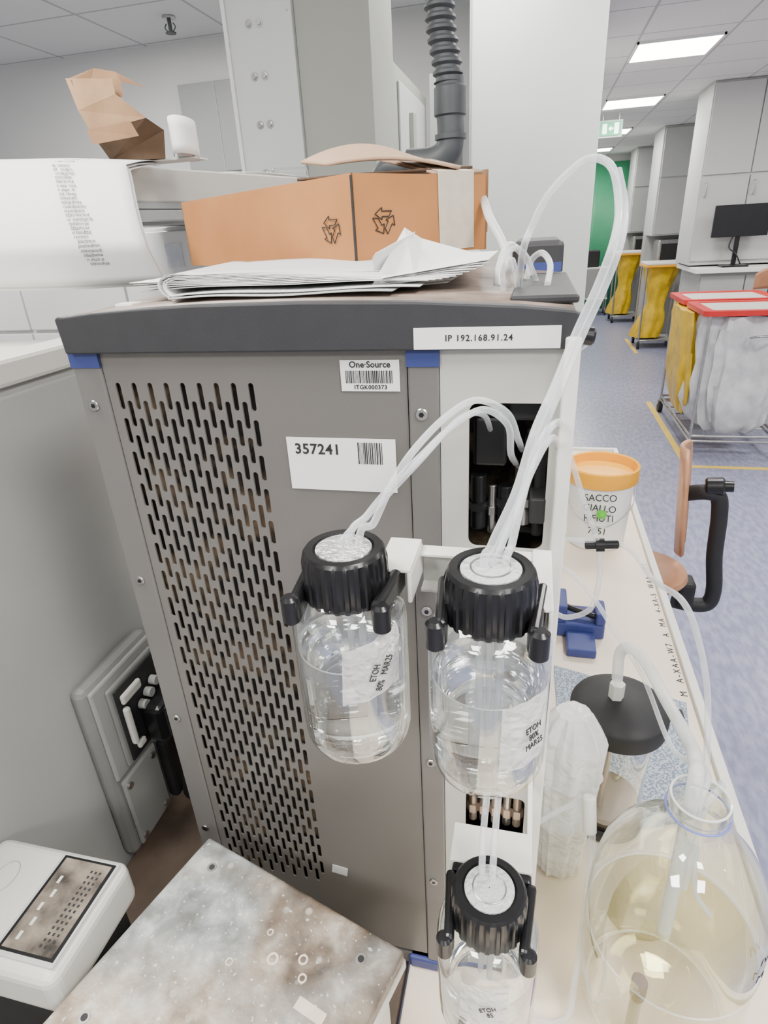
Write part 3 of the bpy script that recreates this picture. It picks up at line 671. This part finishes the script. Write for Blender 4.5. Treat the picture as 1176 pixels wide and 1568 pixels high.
# ------------------------------------------------------------------ paper stack + box on top
g=group('paper_stack')
def sheet(k,x0,x1,y0,y1,zb,rot,m_='paper',curl=0.0,amp=.003):
    def fn(u,w):
        x=x0+(x1-x0)*u; y=y0+(y1-y0)*w
        z=zb+amp*sin(3.2*u+k)*(1-w*.8)+.001*sin(9*u+k*2)+.006*w*min(1,k/4)
        if curl and u<.20:
            t=(.20-u)/.20; a=t*pi*1.05; r=curl
            x=x0+(x1-x0)*.20-r*sin(a)*1.9-.012*t; z=z-r*(1-cos(a))*.95+.5*r*sin(a)
        c,s=cos(rot),sin(rot); cx,cy=-.22,.63
        dx,dy=x-cx,y-cy
        return (cx+c*dx-s*dy,cy+s*dx+c*dy,z)
    grid('sheet',fn,48,6,m_,g,thick=.0007,sharp=0)
sheet(0,-.33,-.12,.520,.72,1.6735,.02,M['grey'],0,.0008)
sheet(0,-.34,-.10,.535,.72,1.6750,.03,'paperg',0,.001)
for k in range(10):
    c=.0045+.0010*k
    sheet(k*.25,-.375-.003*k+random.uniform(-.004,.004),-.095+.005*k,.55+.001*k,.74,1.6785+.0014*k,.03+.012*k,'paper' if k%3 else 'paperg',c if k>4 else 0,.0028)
grid('folded_sheet',lambda u,w:(-.150+.030*u+ .012*w+.002*sin(6*w), .575+.03*u-.02*w, 1.684+.034*w*(.55+.45*u)),8,8,'paper',g,thick=.0006)
mesh('folded_sheet_b',[(-.118,.585,1.722),(-.145,.560,1.676),(-.105,.560,1.678),(-.070,.60,1.690),(-.052,.62,1.695),(-.105,.60,1.712)],[(0,1,2,5),(5,2,3,4)],'paper',g,smooth=False)
for k in range(8): mesh('fanned_page',[(-.135,.556-.001*k,1.673+.0013*k),(-.078+.005*k,.572+.002*k,1.675+.0024*k),(-.050+.002*k,.62,1.688+.0014*k),(-.125,.64,1.688+.0012*k)],[(0,1,2,3)],'paper' if k%2 else 'paperg',g)

g=group('cardboard_box')
c0=Vector((-.1925,.68)); L=Vector((-.8,.6)); R=Vector((.6,.8)); z0,z1=1.692,1.776
A=c0; Bp=c0+L*.436; Cp=c0+R*.212; Dp=Bp+R*.212
def wallq(nm,p,q,za,zb_,m_,dz=0,t=.003):
    d=(q-p).normalized(); n=Vector((d.y,-d.x))*t
    v=[(p.x,p.y,za),(q.x,q.y,za),(q.x,q.y,zb_+dz),(p.x,p.y,zb_)]
    v2=[(x-n.x,y-n.y,z) for x,y,z in v]
    return mesh(nm,v+v2,QF,m_,g)
wallq('wall_long_near',Bp,A,z0-.006,z1,'card'); wallq('wall_short_near',A+R*.001,Cp,z0,z1,'card'); wallq('wall_long_far',Cp,Dp,z0,z1,'cardin'); wallq('wall_short_far',Dp,Bp,z0,z1,'cardin')
mesh('base',[(*A,z0),(*Cp,z0),(*Dp,z0),(*Bp,z0)],[(0,1,2,3)],'card',g)
def P3(a,b,z): q=c0+L*a+R*b; return (q.x,q.y,z)
grid('curved_flap',lambda u,w:P3(.045*(1-u)+.05*w,.004+.160*u,z1+.008+.030*(sin(pi*(.12+.80*u)))*(.35+.65*w)-.004*u),16,8,'cardin',g,thick=.003)
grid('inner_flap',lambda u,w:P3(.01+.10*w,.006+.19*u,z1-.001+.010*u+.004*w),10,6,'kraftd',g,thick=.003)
grid('right_flap',lambda u,w:P3(.0+.09*w,.118+.085*u,z1+.001+.022*w+.002*u),6,6,'cardin',g,thick=.003)
wallq('end_flap',Cp+R*.002,Cp+R*.002+L*.03,z0+.02,z1+.006,'kraft')
def onface(p,d,s,z,off=.0008):
    q=p+d*s; n=Vector((d.y,-d.x)); return Vector((q.x+n.x*off,q.y+n.y*off,z))
mesh('paper_tape',[onface(A,R,.128,z0+.002),onface(A,R,.188,z0+.004),onface(A,R,.186,z1+.004,.0012),onface(A,R,.125,z1+.003,.0012),P3(.07,.186,z1+.0225),P3(.07,.125,z1+.0215)],[(0,1,2,3),(3,2,4,5)],'tape',g)
box('corner_gap',c0.x-.0005,c0.x+.0015,c0.y-.0015,c0.y+.001,z0,z1-.002,'ink',g)
def recycle(origin,xdir,normal,s,kx=1.0):
    F=frame(origin,xdir,normal)
    for k in range(3):
        a=k*2*pi/3+pi/3; pts=[(-.42,-.44),(.10,-.44),(.10,-.60),(.46,-.32),(.10,-.06),(.10,-.20),(-.26,-.20)]
        P_=[F@Vector(((x*cos(a)-y*sin(a))*s*kx,(x*sin(a)+y*cos(a))*s,0)) for x,y in pts]
        for i in range(len(P_)): cyl('recycling_mark',P_[i],P_[(i+1)%len(P_)],.00055,'ink',g,seg=6)
recycle(onface(A,L,.040,1.724,-.0012),(.8,-.6,0),Vector((-.6,-.8,0)),.0235,1.25); recycle(onface(A,R,.042,1.730,.0012),(.6,.8,0),Vector((.8,-.6,0)),.0225,1.2)

# ------------------------------------------------------------------ overhead shelf + things
g=group('overhead_shelf')
s0=Vector((-.685,.95)); s1=Vector((-.50,1.57))
def slab(nm,pts,za,zb,m_,bevel=0):
    v=[(x,y,z) for z in (za,zb) for x,y in pts]
    return mesh(nm,v,QF,m_,g,bevel=bevel)
slab('shelf_board',[s0,s1,(-1.0,1.57),(-1.0,.95)],1.786,1.840,'shelf',.003)
slab('under_lip',[(s0.x+.003,s0.y),(s1.x,s1.y),(s1.x-.02,s1.y),(s0.x-.02,s0.y)],1.776,1.786,'grey')
slab('metal_rail',[(s0.x+.004,s0.y+.01),(s1.x+.004,s1.y),(s1.x-.05,s1.y),(s0.x-.05,s0.y+.01)],1.758,1.774,'steel',.001)
box('wall_bracket',-.99,-.86,1.45,1.70,1.762,1.786,'grey',g,bevel=.002)
grid('loose_sheet',lambda u,w:(-.66+.12*u+.04*w,1.25+.25*u+.05*w,1.844+.004*sin(5*u)),8,3,'paper',g,thick=.001)
obox('clear_tray',(-.56,1.48,1.850),(.08,.08,.018),.3,'glass',g,bevel=.004)
g=group('torn_cardboard_mailer')
Y=.97
def pv(x,z,dy=0): return (x,Y+dy,z)
mesh('upper_flap',[pv(-.712,1.955,0),pv(-.690,1.974,.04),pv(-.66,1.968,.05),pv(-.612,1.943,.05),pv(-.628,1.945,.01),pv(-.622,1.925,.0),pv(-.678,1.912,-.02),pv(-.700,1.950,-.01)],[(0,1,7),(1,2,6,7),(2,3,4,6),(4,5,6)],'kraft',g)
mesh('upper_flap_front',[pv(-.712,1.955,-.005),pv(-.630,1.946,-.01),pv(-.622,1.925,-.02),pv(-.585,1.893,-.01),pv(-.670,1.878,-.03),pv(-.684,1.908,-.03)],[(0,1,2,5),(5,2,3,4)],'kraftl',g)
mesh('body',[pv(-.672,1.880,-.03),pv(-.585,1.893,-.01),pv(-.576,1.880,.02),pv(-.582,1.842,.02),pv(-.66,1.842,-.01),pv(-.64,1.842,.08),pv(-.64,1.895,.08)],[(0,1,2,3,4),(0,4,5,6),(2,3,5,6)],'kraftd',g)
mesh('brown_front',[pv(-.676,1.882,-.032),pv(-.600,1.888,-.03),pv(-.590,1.868,-.03),pv(-.668,1.862,-.035)],[(0,1,2,3)],'kraft',g)
g=group('paper_roll')
def pr(u,w): a=radians(200+300*u); return (-.552+.018*cos(a),1.005+.026*sin(a),1.8425+.050*w-.004*sin(a))
grid('rolled_sheet',pr,24,4,'paper',g,thick=.001)
grid('inner_turn',lambda u,w:(-.552+.012*cos(6.28*u),1.003+.016*sin(6.28*u),1.8425+.047*w),20,3,'paperg',g,thick=.001)
box('roll_foot',-.655,-.535,1.0,1.04,1.8405,1.8425,'paper',g)
g=group('hanging_paper_sheets')
def hp(k):
    def fn(u,w):
        xr=-.612+.060*min(1,w*1.35)**.55+.010*w
        x=-.98+( xr+.98)*u
        z=1.868-.003*k-.198*w - .024*max(0,u-.3)*(1-w)**2 +.006*(1-u)*w
        y=.845-.075*sin(pi*.5*min(1,w*1.2))+.05*max(0,w-.75)*2 +.10*max(0,u-.75)*1.5+.02*u +.004*k+.006*sin(7*u)
        if w<.15: y+= (.15-w)*.7; z-=.03*(.15-w)*(.15-w)/.0225*.3
        return (x,y,z)
    return fn
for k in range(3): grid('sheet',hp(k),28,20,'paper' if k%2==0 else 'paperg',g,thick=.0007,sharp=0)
fn=hp(0)
for i in range(27):
    w=.08+.80*i/27; u0=.77+.06*w
    p=Vector(fn(u0,w)); q=Vector(fn(u0+.06,w)); p2=Vector(fn(u0,w+.02)); 
    nn_=(q-p).cross(p2-p).normalized(); 
    if nn_.y>0: nn_=-nn_
    body=''.join(random.choice('aenrstlio cdmp') for _ in range(9))
    text('printed_line',body,.0066,p+nn_*.0020,(q-p),nn_,'ink',g,align='LEFT',ext=.0001)

# ------------------------------------------------------------------ foreground devices
g=group('stained_hot_plate'); zp=1.011
k_=(1.72-zp)/.72
p1=Vector((-.388,.463))*k_; p2=Vector((-.104,.378))*k_; p3=Vector((-.465,.223))*k_; p3.x+=.004; p4=p2+p3-p1
def quadslab(nm,k,za,zb,m_,bevel):
    cen=(p1+p2+p3+p4)/4
    v=[((cen+(q-cen)*k).x,(cen+(q-cen)*k).y,z) for z in (za,zb) for q in (p1,p2,p4,p3)]
    return mesh(nm,v,QF,m_,g,bevel=bevel,bseg=3)
quadslab('plate',1,zp-.026,zp,'stain',.004)
quadslab('cream_rim',1.010,zp-.032,zp-.016,'gum',.003)
quadslab('housing',.9,.742,zp-.032,'gum',.006)
e1=(p2-p1).normalized(); e2=(p3-p1).normalized()
for a,b in ((.035,.03),(.255,.03),(.035,.21),(.255,.21)):
    q=p1+e1*a+e2*b; cyl('plate_screw_rim',(q.x,q.y,zp),(q.x,q.y,zp+.0008),.006,'steel',g); cyl('plate_screw',(q.x,q.y,zp+.0008),(q.x,q.y,zp+.0012),.0035,'blackm',g)
for a,b,r in ((.17,.075,.006),(.20,.06,.005),(.13,.10,.004),(.21,.075,.0045),(.15,.055,.0035)):
    q=p1+e1*a+e2*b; lathe('ring_stain',[(r*.65,.0002),(r*.8,.0006),(r,.0006),(r*1.1,.0001)],(q.x,q.y,zp),'tape',g,seg=24)
q=p1+e1*.235+e2*.095; obox('tape_remnant',(q.x,q.y,zp+.0004),(.034,.012,.0006),math.atan2(e1.y,e1.x),'tape',g)

g=group('bench_display_unit')
box('housing',-.645,-.454,.255,.395,.965,1.030,'gum',g,bevel=.014,bseg=4)
box('pedestal',-.63,-.47,.27,.38,.742,.965,'blackm',g,bevel=.004)
box('bezel',-.541,-.461,.268,.386,1.030,1.033,'greyl',g,bevel=.006)
box('display_window',-.533,-.468,.276,.380,1.033,1.0345,'lcd',g,bevel=.0015)
box('display_frame',-.537,-.464,.273,.383,1.0328,1.0338,'black',g,bevel=.001)
for i in range(14):
    for j in range(3): box('key_mark',-.490+.006*j,-.4875+.006*j,.283+.0065*i,.286+.0065*i,1.0345,1.0348,'blackm',g)
for i in range(5): box('lcd_segment',-.523+.004*(i%2),-.519+.004*(i%2),.285+.016*i,.294+.016*i,1.0345,1.0347,'gum',g)
tube('badge',[(-.595+.014*cos(a),.345+.02*sin(a),1.0303) for a in [i*pi/8 for i in range(16)]],.0006,'grey',g,cyc=True,res=3)

# ------------------------------------------------------------------ things on the cream bench
g=group('bench_mat')
v=[(.09,1.21,.7405),(.37,1.13,.7405),(.33,.83,.7405),(.10,.74,.7405)]; v2=[(x,y,.7435) for x,y,z in v]
mesh('mat',v+v2,QF,'mat',g)
g=group('large_glass_bottle',(.205,.522,.741))
c=(.205,.522,.7405)
lathe('glass_body',[(.001,.012),(.05,.008),(.082,.0),(.094,.005),(.100,.02),(.101,.04),(.101,.195),(.099,.235),(.092,.270),(.079,.300),(.062,.322),(.045,.336),(.033,.346),(.0285,.354),(.0285,.380),(.0315,.383),(.0328,.390),(.0315,.397),(.029,.398),(.0265,.394),(.0265,.36)],c,'glass2',g,seg=96)
lathe('liquid',[(.001,.014),(.05,.010),(.082,.004),(.092,.008),(.0978,.022),(.0985,.04),(.0985,.165),(.097,.163),(.001,.1625)],c,'liqy',g,seg=80)
ring('meniscus_glint',(c[0],c[1],c[2]+.164),.0985,.0011,'menis',g)  # bright waterline put in as a milky ring
ring('base_ring',(c[0],c[1],c[2]+.006),.086,.0018,'menis',g)
tube('pouring_ring',[(c[0]+.0330*cos(a),c[1]+.0330*sin(a),c[2]+.380) for a in [i*pi/12 for i in range(24)]],.0013,'ringblue',g,cyc=True,res=3)
ring('mouth_rim',(c[0],c[1],c[2]+.398),.0300,.0014,'menis',g)
tube('dip_tube',[(.207,.525,1.12),(.225,.53,.98),(.250,.53,.93)],.0035,'tube',g)
la=math.atan2(-.522,-.205)+1.15
text('graduation','IW\n\nM',.018,(c[0]+.1018*cos(la),c[1]+.1018*sin(la),.98),(-sin(la),cos(la),0),(cos(la),sin(la),0),'ink',g)
g=group('sample_vial')
cyl('vial',(.128,.400,.7405),(.128,.400,.85),.013,'bag',g,bev=.002); cyl('purple_cap',(.128,.400,.842),(.128,.400,.872),.017,'purple',g,seg=24,bev=.003)
g=group('lidded_glass_jar'); c=(.168,.812,.7435)
lathe('glass_wall',[(.001,.014),(.055,.014),(.057,.02),(.057,.22),(.054,.23)],c,'glass2',g,seg=72)
lathe('black_base',[(.001,0),(.062,0),(.066,.004),(.066,.016),(.060,.022),(.05,.016),(.001,.015)],c,'black',g)
lathe('residue',[(.001,.0165),(.053,.0165),(.055,.03),(.055,.045),(.05,.044),(.001,.043)],c,'wood',g)
lathe('black_lid',[(.001,.220),(.072,.220),(.076,.223),(.077,.250),(.074,.256),(.060,.263),(.035,.271),(.018,.274),(.001,.275)],c,'blackm',g,seg=72)
cyl('lid_nut',(.160,.808,1.015),(.160,.808,1.045),.012,'gum',g,seg=6)
cyl('dip_rod',(.155,.79,.775),(.161,.805,.97),.006,'brownrod',g)
box('lid_tab',.240,.265,.80,.82,.985,.998,'blackm',g,bevel=.003)
g=group('plastic_cup_sleeve'); cx,cy=.0845,.70
prof=[(.746,.030),(.752,.036),(.80,.038),(.858,.041),(.862,.044),(.870,.044),(.876,.040),(.95,.043),(.958,.046),(.966,.043),(1.01,.045),(1.03,.046),(1.05,.038),(1.065,.030),(1.075,.022)]
ringloft('bag',[(cx,cy,z,r,r) for z,r in prof],'bag',g,seg=64,wr=.22,sup=.95,sc=8,seed=1,zn=.003)
for z in (.76,.86,.96): lathe('cup',[(.026,z),(.034,z+.07),(.035,z+.072)],(cx,cy,0),'tubeo',g,seg=40)
g=group('blue_tube_clamp')
box('body',.095,.215,1.33,1.42,.742,.785,'blue',g,bevel=.006)
box('jaw_left',.095,.120,1.33,1.42,.785,.835,'blue',g,bevel=.005); box('jaw_right',.190,.215,1.33,1.40,.785,.82,'blue',g,bevel=.005)
box('foot',.12,.19,1.25,1.33,.742,.765,'blue',g,bevel=.004); box('tab',.075,.097,1.38,1.40,.80,.845,'blue',g,bevel=.003)
cyl('pin',(.12,1.37,.81),(.19,1.35,.80),.008,'black',g)
g=group('waste_bucket'); c=(.236,1.90,.7405)
lathe('pail',[(.001,.0),(.088,.0),(.092,.004),(.103,.225),(.107,.228),(.107,.236),(.103,.238)],c,'label',g,seg=64)
lathe('lid',[(.110,.222),(.113,.226),(.113,.270),(.109,.274),(.104,.270),(.100,.246),(.001,.244)],c,'yellow',g,seg=64)
ang=math.atan2(-1.90,-.236)+.05
for i,(t,zz) in enumerate((('SACCO',.195),('GIALLO',.160),('RIFIUTI',.125),('7051',.080))):
    text('marker_text',t,.034,(c[0]+.1055*cos(ang),c[1]+.1055*sin(ang),c[2]+zz),(-sin(ang),cos(ang),.04*(-1)**i),(cos(ang),sin(ang),-.05),'ink',g,sx=.85)
lathe('green_plug',[(.001,-.012),(.012,-.010),(.016,0),(.012,.010),(.001,.012)],(.235,1.785,.885),'lime',g,seg=20)
tube('bail',[(c[0]-.107,c[1],c[2]+.22),(c[0]-.09,c[1]-.06,c[2]+.14),(c[0],c[1]-.118,c[2]+.10),(c[0]+.09,c[1]-.06,c[2]+.14),(c[0]+.107,c[1],c[2]+.22)],.002,'steel',g)

# ------------------------------------------------------------------ world & camera
w=bpy.data.worlds.new('World'); SC.world=w; w.use_nodes=True
w.node_tree.nodes['Background'].inputs[0].default_value=(.98,.98,1,1); w.node_tree.nodes['Background'].inputs[1].default_value=.75
cam=bpy.data.cameras.new('camera'); co=bpy.data.objects.new('camera',cam); COL.objects.link(co)
cam.sensor_fit='VERTICAL'; cam.sensor_height=36; cam.lens=36*915/1568; cam.clip_start=.01; cam.clip_end=100
rx=Vector((.9723,.2280,-.0520)); ry=Vector((-.0513,.4250,.9037)); rz=rx.cross(ry)
mw=Matrix((rx,ry,rz)).transposed().to_4x4(); mw.translation=(0,0,1.72); co.matrix_world=mw
SC.camera=co
